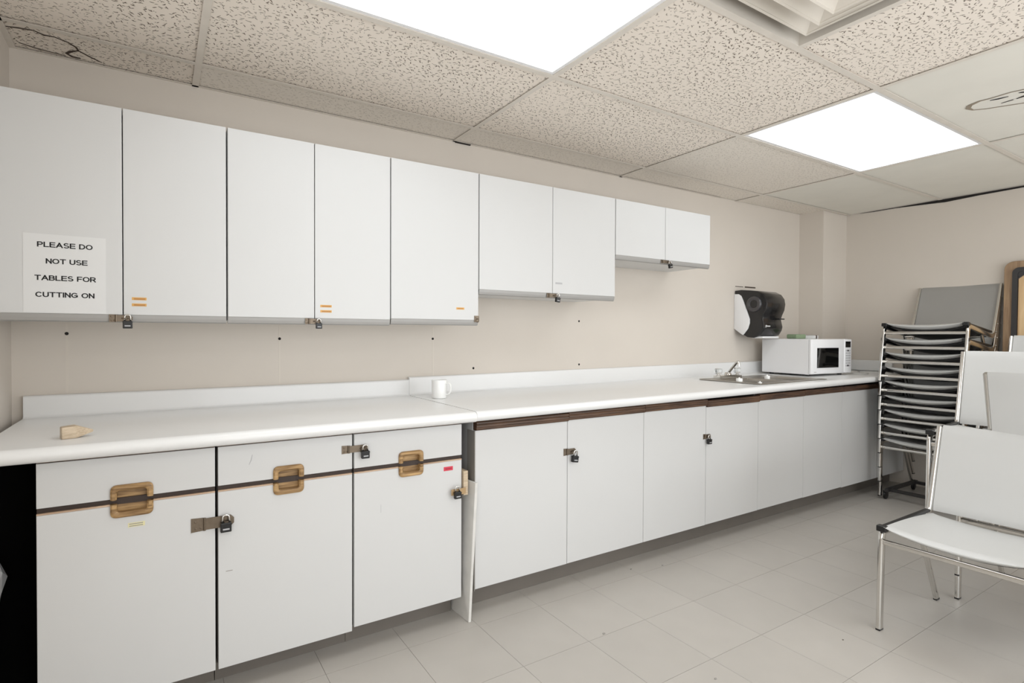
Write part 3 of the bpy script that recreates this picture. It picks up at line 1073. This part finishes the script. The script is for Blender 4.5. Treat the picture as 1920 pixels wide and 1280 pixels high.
# right worktop with sink cut-out (profile pieces share one mesh)
SX0, SX1, SY0, SY1 = 3.125, 3.845, 1.885, 2.265
P = top_profile(.857, 1.803, .948)
bR = prism(nb(), P, 0, 1.090, SX0)
prism(bR, P, 0, SX1, 4.684)
Pc = [p for p in P if p[0] < 2.2]
prism(bR, P[:9] + [(2.2985, .857), (2.2985, .827), (1.863, .827), (1.858, .815)], 0, 4.684, 5.045)
front = P[:9] + [(SY0, .857), (SY0, .827), (1.863, .827), (1.858, .815)]
prism(bR, front, 0, SX0, SX1)
yb = YB - .0005
back = [(SY1, .827), (SY1, .857)] + P[9:19] + [(yb, .948), (yb, .827)]
prism(bR, back, 0, SX0, SX1)
add_tilt(bR)
# column stands in the back corner: end splash along column and right wall
add = bx(4.66, 5.045, 2.268, 2.299, .860 + rise(4.8), .948 + rise(4.8), bev=.004)
join(bR, add)
add = bx(5.03, 5.059, 1.95, 2.27, .860 + rise(5), .945 + rise(5), bev=.004)
join(bR, add)
single('worktop', bR, 'lam', 'long white laminate worktop holding the sink and microwave', 'worktop', smooth=.6)

# ------------------------------------------------------------------ sink
zs = .857 + rise(3.485)
sk = empty('kitchen_sink', (3.485, 2.075, zs))
def ringplate(b, X0, X1, Y0, Y1, holes, z0, z1):
    xs_ = sorted({X0, X1, *[h[0] for h in holes], *[h[1] for h in holes]})
    ys_ = sorted({Y0, Y1, *[h[2] for h in holes], *[h[3] for h in holes]})
    for xa, xb in zip(xs_, xs_[1:]):
        for ya, yb_ in zip(ys_, ys_[1:]):
            if any(h[0] <= xa and xb <= h[1] and h[2] <= ya and yb_ <= h[3] for h in holes):
                continue
            box(b, xa, xb, ya, yb_, z0, z1)
    return b
holes = [(3.165, 3.470, 1.905, 2.175), (3.505, 3.810, 1.905, 2.175)]
rim = ringplate(nb(), 3.108, 3.862, 1.868, 2.282, holes, zs + .0004, zs + .0045)
for a, c in (((3.108, 1.868), (3.862, 1.868)), ((3.862, 1.868), (3.862, 2.282)), ((3.862, 2.282), (3.108, 2.282)), ((3.108, 2.282), (3.108, 1.868))):
    sweep(rim, [(a[0], a[1], zs + .003), (c[0], c[1], zs + .003)], circ(.0035, 8))
obj('rim', rim, 'steel', sk)
for (xa, xb, ya, yb_) in holes:
    b = nb()
    t = nb()
    levels = [(0, zs + .004), (.004, zs - .004), (.01, zs - .11), (.03, zs - .135), (.08, zs - .14)]
    R = []
    for ins, z in levels:
        R.append([t.verts.new((p.x, p.y, z)) for p in [Vector(q) for q in ((xa + ins, ya + ins, 0), (xb - ins, ya + ins, 0), (xb - ins, yb_ - ins, 0), (xa + ins, yb_ - ins, 0))]])
    for p, q in zip(R, R[1:]):
        for j in range(4):
            t.faces.new((p[j], p[(j + 1) % 4], q[(j + 1) % 4], q[j]))
    t.faces.new(R[-1])
    join(b, t)
    bo = obj('bowl', b, 'steel', sk)
    obj('drain', lathe(nb(), ((xa + xb) / 2, (ya + yb_) / 2, zs - .1399), [(.04, 0), (.04, .003), (.028, .004), (.024, .001), (.006, .001)], 16), 'chrome', bo)
tag(sk, 'stainless steel double-bowl sink set into the white worktop', 'sink')
# faucet
fz = zs + .0047
fc = empty('faucet', (3.335, 2.232, fz))
bp = nb()
slab(bp, 8, 2, lambda u, v, tp: Vector((3.215 + u * .24, 2.207 + v * .05, fz + (.018 + .006 * math.sin(PI * u) if tp else 0))))
lathe(bp, (3.335, 2.232, fz), [(.024, .015), (.022, .032), (.016, .04), (.001, .041)], 16)
obj('base', bp, 'chrome', fc, smooth=.6)
sp = nb()
sweep(sp, fillet([(3.335, 2.232, fz + .025), (3.333, 2.222, fz + .045), (3.275, 2.125, fz + .118), (3.268, 2.112, fz + .118), (3.266, 2.108, fz + .095)], .012, 4), rrect(.017, .012, .004), side=(.85, -.5, 0))
lathe(sp, (3.266, 2.108, fz + .088), [(.008, 0), (.008, .02), (.006, .022)], 12)
obj('spout', sp, 'chrome', fc, smooth=.6)
for x in (3.232, 3.438):
    k = nb()
    lathe(k, (x, 2.232, fz), [(.016, .015), (.014, .022), (.008, .026), (.008, .032)], 14)
    ko = obj('handle_stem', k, 'chrome', fc, smooth=.6)
    k = nb()
    prof = [(.008, .030), (.021, .034), (.024, .045), (.024, .062), (.02, .068), (.001, .068)]
    lathe(k, (x, 2.232, fz), prof, 8)
    obj('knob', k, 'acrylic', ko)
tag(fc, 'chrome faucet with two clear knobs behind the sink', 'faucet')
def stopper(x, y, z, r, h, label):
    s = nb()
    lathe(s, (x, y, z), [(r * .85, 0), (r, .003), (r, h - .003), (r * .9, h), (r * .3, h), (r * .25, h + .006), (.001, h + .006)], 18)
    single('sink_stopper', s, 'ceramic', label, 'stopper', 'white sink stoppers', smooth=.6)
stopper(3.135, 2.02, zs + .0048, .019, .022, 'white sink stopper on the left rim of the sink')
stopper(3.4875, 2.05, zs + .0048, .0165, .024, 'white sink stopper on the divider between the bowls')
stopper(3.135, 1.887, zs + .0048, .012, .008, 'tiny flat white stopper on the front rim corner of the sink')

# ------------------------------------------------------------------ mug
mz = .857 + rise(1.157)
mg = empty('mug', (1.165, 2.285, mz))
b = lathe(nb(), (1.165, 2.285, mz), [(.030, 0), (.0355, .002), (.0365, .006), (.0365, .086), (.0355, .088), (.0335, .086), (.0335, .010), (.03, .006), (.001, .006)], 28)
obj('cup', b, 'ceramic', mg, smooth=.6)
hp_ = [(1.165 + math.cos(-.9) * r, 2.285 + math.sin(-.9) * r, mz + h) for r, h in ((.034, .072), (.058, .074), (.062, .045), (.054, .022), (.034, .018))]
obj('handle', sweep(nb(), fillet(hp_, .016, 5), rrect(.011, .007, .003), side=(.78, .62, 0)), 'ceramic', mg, smooth=.8)
tag(mg, 'plain white ceramic mug on the worktop by the backsplash joint', 'mug')

# ------------------------------------------------------------------ wooden wedge on the left worktop
wz = .8555
t = nb()
ca, sa = math.cos(.25), math.sin(.25)
def wl_(x, y, z):
    return Vector((-.222 + ca * x - sa * y, 1.945 + sa * x + ca * y, wz + z))
R3 = []
for xx, hw, za, zb_ in ((-.024, .019, 0, .033), (.010, .020, 0, .036), (.054, .003, .012, .018)):
    R3.append([t.verts.new(wl_(*p)) for p in ((xx, -hw, za), (xx, hw, za), (xx, hw * .9, zb_), (xx, -hw * .9, zb_))])
t.faces.new(R3[0])
t.faces.new(R3[2][::-1])
for a_, b_ in zip(R3, R3[1:]):
    for i in range(4):
        t.faces.new((a_[i], b_[i], b_[(i + 1) % 4], a_[(i + 1) % 4]))
bmesh.ops.recalc_face_normals(t, faces=t.faces)
bmesh.ops.bevel(t, geom=t.edges[:], offset=.0012, segments=2, affect='EDGES')
single('wooden_wedge', t, 'beech', 'small pointed beige wooden wedge on the left worktop', 'wedge')

# ------------------------------------------------------------------ microwave
mw = empty('microwave', (3.995, 2.032, .857 + rise(4.2)), -.088)
W_, D_, H_ = .48, .385, .268
ob = lambda n, b, m_, p=None, **k: obj(n, b, m_, p or mw, world=False, **k)
ob('case', bx(.004, W_, .022, D_, .012, H_, bev=.006), 'appliance')
for fx in (.05, W_ - .05):
    for fy in (.06, D_ - .05):
        ob('foot', lathe(nb(), (fx, fy, 0), [(.014, 0), (.016, .012)], 12), 'black')
door = nb()
dx1 = .385
t = bx(.0, dx1, .0, .021, .016, H_ - .002, bev=.007, seg=3)
join(door, t)
for (xa, xb, za, zb) in ((.055, .325, .205, .214), (.055, .325, .052, .058), (.055, .061, .058, .205), (.319, .325, .058, .205)):
    box(door, xa, xb, -.003, .004, za, zb, bev=.002)
dro = ob('door', door, 'appliance', smooth=.6)
ob('window', bx(.064, .316, -.0022, .004, .060, .203, bev=.001), 'glass', dro)
ob('brand_mark', bx(.03, .058, -.0006, .001, .030, .033), 'edge', dro)
pan = ob('control_panel', bx(dx1 + .002, W_, .0, .021, .016, H_ - .002, bev=.007, seg=3), 'appliance', smooth=.6)
ob('display', bx(.402, .464, -.001, .003, .205, .250, bev=.001), 'glass', pan)
for rr in range(7):
    for cc in range(3):
        dk = rr in (0,) or rr == 6
        ob('button', bx(.405 + cc * .02, .421 + cc * .02, -.0012, .002, .064 + (6 - rr) * .0185, .077 + (6 - rr) * .0185), 'gunmetal' if (dk and cc == 1) else 'button', pan)
tag(mw, 'white microwave oven with dark window at the right end of the worktop', 'microwave')

# things on the microwave
mtop = .857 + rise(4.2) + H_
def onmw(bm, ang, c):
    bmesh.ops.rotate(bm, verts=bm.verts, matrix=Matrix.Rotation(ang, 3, 'Z'), cent=c)
    return bm
bb = bx(4.075, 4.185, 2.17, 2.25, mtop + .0005, mtop + .034, bev=.008)
single('scouring_pad', onmw(bb, -.1, (4.13, 2.21, mtop)), 'green', 'green scouring pad on top of the microwave', 'pad')
bb = bx(4.20, 4.30, 2.13, 2.21, mtop + .0005, mtop + .026, bev=.004)
pk = empty('paper_packet', (4.25, 2.17, mtop))
obj('packet', onmw(bb, .2, (4.25, 2.17, mtop)), 'paper', pk)
obj('wrapper_band', onmw(bx(4.235, 4.262, 2.1285, 2.2115, mtop + .0003, mtop + .0275, bev=.003), .2, (4.25, 2.17, mtop)), 'dark', pk)
tag(pk, 'flat pale packet with a dark band on top of the microwave', 'packet')
# loose white cord
zc_ = .857 + rise(4.7) + .0045
cpts = fillet([(4.50, 2.30, zc_ + .02), (4.62, 2.22, zc_), (4.75, 2.05, zc_), (4.62, 1.93, zc_), (4.52, 1.98, zc_), (4.62, 2.10, zc_), (4.90, 2.12, zc_)], .06, 5)
cb = sweep(nb(), cpts, circ(.0035, 6))
single('power_cord', cb, 'cord', 'thin white power cord lying on the worktop beside the microwave', 'cord', smooth=True)

# ------------------------------------------------------------------ paper towel dispenser
td = empty('towel_dispenser', (3.92, YB, 1.15))
X0, X1 = 3.792, 4.035
prof = [(0, 1.505), (.05, 1.508), (.12, 1.500), (.18, 1.490), (.222, 1.468), (.245, 1.435), (.252, 1.395), (.245, 1.350), (.228, 1.312), (.220, 1.285), (.226, 1.255), (.232, 1.228), (.226, 1.200), (.205, 1.165), (.150, 1.145), (.10, 1.150), (.05, 1.180), (0, 1.215)]
poly = [(YB - .0008 - d, z) for d, z in prof]
cv = prism(nb(), poly, 0, X0, X1, bev=.010)
obj('cover', cv, 'smoke', td, smooth=.5)
sp_ = [(0, 1.478), (.035, 1.476), (.055, 1.462), (.070, 1.43), (.098, 1.36), (.124, 1.285), (.124, 1.255), (.112, 1.215), (.085, 1.18), (.072, 1.166), (.045, 1.183), (0, 1.215)]
obj('side_panel', prism(nb(), [(YB - .0008 - d, z) for d, z in sp_], 0, X0 - .006, X0 + .004, bev=.0025), 'appliance', td, smooth=.5, label='white side panel')
# embossed roll bulge on the side
eb = nb()
cyy, czz = YB - .155, 1.395
t = nb()
rp = [(.0, -.004), (.030, -.004), (.038, -.013), (.052, -.013), (.063, .004)]
lathe(t, (X0, cyy, czz), [(r_, h_) for r_, h_ in rp], 28, 0)
rbo = obj('roll_bulge', join(eb, t), 'smoke2', td, smooth=True)
obj('bulge_centre', lathe(nb(), (X0, cyy, czz), [(.0, -.0055), (.026, -.0055), (.030, -.003)], 24, 0), 'smoke', rbo)
obj('front_lip', bx(X0 + .015, X1 - .02, YB - .215, YB - .13, 1.143, 1.158, bev=.005), 'appliance', td)
obj('lever', bx(X1 - .10, X1 - .03, YB - .262, YB - .215, 1.281, 1.290, bev=.003), 'black', td)
lg = nb()
for k in range(5):
    xa = X0 + .022 + k * .011
    box(lg, xa, xa + .008, YB - .2345, YB - .231, 1.228, 1.236 + (.004 if k == 0 else 0))
box(lg, X0 + .018, X0 + .024, YB - .2345, YB - .231, 1.222, 1.236)
obj('logo_mark', lg, 'paper', td)
tag(td, 'black and white paper towel dispenser on the wall above the sink', 'dispenser')

# ------------------------------------------------------------------ black sheet painting the shade of the slot at the left end
single('slot_shade', bx(XL + .004, -.298, 2.05, 2.068, 0, .81, bev=.001), 'slot_shade', 'black sheet added as shade in the slot under the left end of the worktop', 'panel')
# ------------------------------------------------------------------ plastic bag in the dark slot under the left worktop
t = nb()
bmesh.ops.create_icosphere(t, subdivisions=3, radius=1)
for v in t.verts:
    d = v.co.copy()
    n = .10 * math.sin(7 * d.x + 3 * d.z) + .09 * math.sin(9 * d.y - 5 * d.z) + .08 * math.sin(13 * d.z + 4 * d.x)
    zz = max(.001, .285 + d.z * .285 * (1 + .3 * n))
    v.co = Vector((max(-.453, -.428 + d.x * (.030 + .048 * math.exp(-((zz - .49) / .06) ** 2)) * (1 + n)), 1.96 + d.y * .07 * (1 + n), zz))
single('plastic_bag', t, 'bag', 'crumpled grey plastic bag in the dark slot under the left worktop', 'bag')

# ================================================================== CHAIRS
def chair(back_mat='vinyl'):
    r = empty('stacking_chair', (0, 0, 0))
    o_ = lambda n, b, m_, p=None, **k: obj(n, b, m_, p or r, world=False, **k)
    tube = rrect(.016, .030, .004)
    HW = .228
    for s in (-1, 1):
        x = s * HW
        path = fillet([(x, -.255, .006), (x, -.243, .392), (x, .195, .374), (x, .302, .757)], [0, .035, .045, 0], 6)
        o_('side_frame', sweep(nb(), path, tube, side=(1, 0, 0)), 'chrome', smooth=.8)
        leg = [(x - s * .013, .035, .372), (x - s * .013, .10, .28), (x - s * .013, .245, .006)]
        o_('rear_leg', sweep(nb(), fillet(leg, .05, 4), rrect(.013, .027, .003), side=(1, 0, 0)), 'chrome', smooth=.8)
        ft = bx(x - .0078, x + .0078, -.270, -.240, 0, .007, bev=.001)
        o_('foot_cap', ft, 'black')
        ft = bx(x - s * .013 - .0068, x - s * .013 + .0068, .230, .261, 0, .007, bev=.001)
        o_('foot_cap', ft, 'black')
        # black rail pad with rounded corner blocks between rail and seat
        pd = bx(min(x - s * .016, x + s * .004), max(x - s * .016, x + s * .004), -.262, .165, .400, .413, bev=.003)
        box(pd, min(x - s * .024, x + s * .010), max(x - s * .024, x + s * .010), -.270, -.242, .392, .416, bev=.004)
        o_('rail_pad', pd, 'black')
        bo = lathe(nb(), (x + s * .0075, .236, .470), [(.006, 0), (.006, s * .003), (.003, s * .005)], 10, 0)
        lathe(bo, (x + s * .0075, .222, .415), [(.006, 0), (.006, s * .003), (.003, s * .005)], 10, 0)
        o_('bolt', bo, 'chrome')
    o_('front_stretcher', sweep(nb(), [(-HW + .005, -.245, .348), (HW - .005, -.245, .348)], rrect(.012, .020, .003), side=(0, 1, 0)), 'chrome', smooth=.8)
    o_('rear_stretcher', sweep(nb(), [(-HW + .015, .05, .36), (HW - .015, .05, .36)], rrect(.012, .018, .003), side=(0, 1, 0)), 'chrome', smooth=.8)
    SW = .212
    def seat(u, v, tp):
        a = 2 * u - 1
        sag = (1 - a * a)
        y = -.270 + v * .462
        zt = .416 - .014 * sag - .022 * v + .006 * math.sin(PI * v)
        th = .005 + .024 * sag ** .6
        ev = min(1, v / .035, (1 - v) / .035)
        ee = math.sqrt(max(0, 1 - (1 - ev) ** 2))
        mid = zt - th / 2
        hh = th / 2 * (.15 + .85 * ee)
        return Vector((a * SW, y, mid + (hh if tp else -hh)))
    o_('seat', slab(nb(), 16, 24, seat), 'vinyl', smooth=.9)
    def pan(u, v, tp):
        a = 2 * u - 1
        sag = (1 - abs(a) ** 2.5)
        y = -.205 + v * .37
        zt = .416 - .010 * (1 - a * a) - .022 * v - .024
        return Vector((a * SW * .97, y, zt + .012 if tp else zt - .038 * sag * (math.sin(PI * min(1, max(0, .08 + v * .92))) ** .35)))
    o_('seat_pan', slab(nb(), 12, 8, pan), 'black', smooth=.9)
    BW = .2195
    def back(u, v, tp):
        a = 2 * u - 1
        z = .398 + v * .366
        yb = .212 + (z - .42) * .268 + .013
        bow = .007 * (1 - a * a)
        ev = min(1, v / .05, (1 - v) / .05)
        th = .007 + .006 * math.sqrt(max(0, 1 - (1 - ev) ** 2))
        return Vector((a * BW, yb + bow - (th if tp else -th * .6), z))
    o_('backrest', slab(nb(), 14, 20, back), back_mat, smooth=.9)
    return r

proto = chair('vinyl')
FACE_L = -PI / 2     # facing the left wall (-X)
ITEMS = []
def put(first, xyz, rot, label, group):
    if first:
        proto.location = xyz
        proto.rotation_euler = (0, 0, rot)
        tag(proto, label, 'chair', group)
        return proto
    return copy_thing(proto, xyz, rot, label, group)

G1 = 'grey vinyl stacking chairs'
put(True, (2.712, .757, 0), FACE_L, 'light grey chair with chrome legs standing nearest the camera', G1)
ORD = ['bottom', 'second', 'third', 'fourth', 'fifth', 'sixth', 'seventh', 'eighth', 'ninth']
# tall stack against the right wall
for k in range(9):
    top = (k == 8)
    lab = ('grey chair with darker backrest on top of the tall stack by the right wall' if top else
           'grey chair, %s from the floor in the tall stack by the right wall' % ('lowest' if k == 0 else ORD[k]))
    c = put(False, (4.70 - .0056 * k, 1.560 - .0012 * k, .022 + k * .0984), FACE_L, lab, 'grey chairs in the tall stack')
    c.rotation_euler = (-.015 * k, 0, FACE_L)          # the stack leans back a little more with every chair
    if top:
        for ch in c.children:
            if ch.name.startswith('backrest'):
                ch.data = ch.data.copy()
                ch.data.materials[0] = MT['vinyl_d']
# pile right behind the nearest chair; its third chair is turned round
for k in range(2):
    put(False, (3.305, .700, .104 * k), FACE_L, 'light grey chair, %s of the pile right behind the nearest chair' % ('bottom' if k == 0 else 'second'), 'grey chairs in the low stacks')
put(False, (3.287, .598, .250), -FACE_L, 'light grey chair turned round with its back to the nearest chair', 'grey chairs in the low stacks')
put(False, (3.300, .825, .322), FACE_L + .09, 'light grey chair facing left on top of the pile behind the nearest chair', 'grey chairs in the low stacks')
# stack at the far right, only the top of its back shows
for k in range(5):
    put(False, (4.445, .965, .101 * k), FACE_L, 'light grey chair, %s of the stack beside the leaning wooden board' % ('bottom' if k == 0 else ORD[k] if k < 4 else 'top'), 'grey chairs in the low stacks')

# dolly under the tall stack
dl = empty('chair_dolly', (4.70, 1.56, 0))
b = nb()
for y in (1.755, 1.365):
    box(b, 4.46, 4.94, y - .012, y + .012, .055, .075)
for x in (4.50, 4.90):
    box(b, x - .012, x + .012, 1.365, 1.755, .055, .075)
obj('frame', b, 'gunmetal', dl)
for x in (4.475, 4.925):
    for y in (1.765, 1.355):
        b = nb()
        lathe(b, (x, y - .009, .0265), [(.020, 0), (.026, .003), (.026, .015), (.020, .018)], 16, 1)
        obj('caster', b, 'black', dl, smooth=.6)
        b = bx(x - .012, x + .012, y - .012, y - .0095, .02, .058)
        box(b, x - .012, x + .012, y + .0095, y + .012, .02, .058)
        box(b, x - .014, x + .014, y - .014, y + .014, .052, .058)
        obj('caster_fork', b, 'gunmetal', dl)
tag(dl, 'low black dolly on casters under the tall chair stack', 'dolly')

# ------------------------------------------------------------------ wooden table top leaning on the right wall
tb = empty('table_top', (4.95, .85, 0))
def rr_poly(y0, y1, z0, z1, r, n=6):
    out = []
    for cy, cz, a0 in ((y1 - r, z1 - r, 0), (y0 + r, z1 - r, PI / 2), (y0 + r, z0 + r, PI), (y1 - r, z0 + r, 3 * PI / 2)):
        for k in range(n + 1):
            a = a0 + PI / 2 * k / n
            out.append((cy + r * math.cos(a), cz + r * math.sin(a)))
    return out
LEAN = .028
def lean(b):
    for v in b.verts:
        v.co.x += (v.co.z - 1.6) * LEAN
    return b
BY0, BY1, BZ1 = .56, 1.302, 1.672
obj('board', lean(prism(nb(), rr_poly(BY0, BY1, .001, BZ1, .05), 0, 5.010, 5.034, bev=.004)), 'tan', tb)
obj('pine_panel', lean(prism(nb(), rr_poly(BY0 + .075, BY1 - .075, .08, BZ1 - .075, .02), 0, 5.003, 5.012)), 'pine', tb)
po, pi_ = rr_poly(BY0 + .045, BY1 - .045, .05, BZ1 - .045, .035), rr_poly(BY0 + .072, BY1 - .072, .077, BZ1 - .072, .02)
t = nb()
L_ = [[t.verts.new((xx, p[0], p[1])) for p in pp] for pp, xx in ((po, 5.011), (po, 4.992), (pi_, 4.992), (pi_, 5.011))]
n = len(po)
for k in range(4):
    A, B = L_[k], L_[(k + 1) % 4]
    for j in range(n):
        t.faces.new((A[j], A[(j + 1) % n], B[(j + 1) % n], B[j]))
bmesh.ops.recalc_face_normals(t, faces=t.faces)
obj('metal_frame', lean(t), 'gunmetal', tb, label='black metal frame')
yc, zc2 = BY1 - .06, BZ1 - .06
cp = prism(nb(), [(yc, zc2), (yc - .085, zc2), (yc, zc2 - .075)], 0, 4.996, 5.003)
cpo = obj('corner_plate', lean(cp), 'gunmetal', tb)
sc = nb()
for dy, dz in ((-.012, -.012), (-.055, -.014), (-.016, -.05)):
    lathe(sc, (4.996, yc + dy, zc2 + dz), [(.006, .001), (.006, -.001), (.003, -.002)], 10, 0)
obj('screws', lean(sc), 'black', cpo)
for y, z, r_ in ((1.165, 1.345, .017), (1.0, 1.2, .014), (1.12, .95, .015)):
    obj('knot', lean(lathe(nb(), (5.0028, y, z), [(r_, .001), (r_, -.0004), (r_ * .4, -.0006)], 14, 0)), 'knot', tb)
tag(tb, 'wooden table top with black metal frame leaning against the right wall', 'table top')
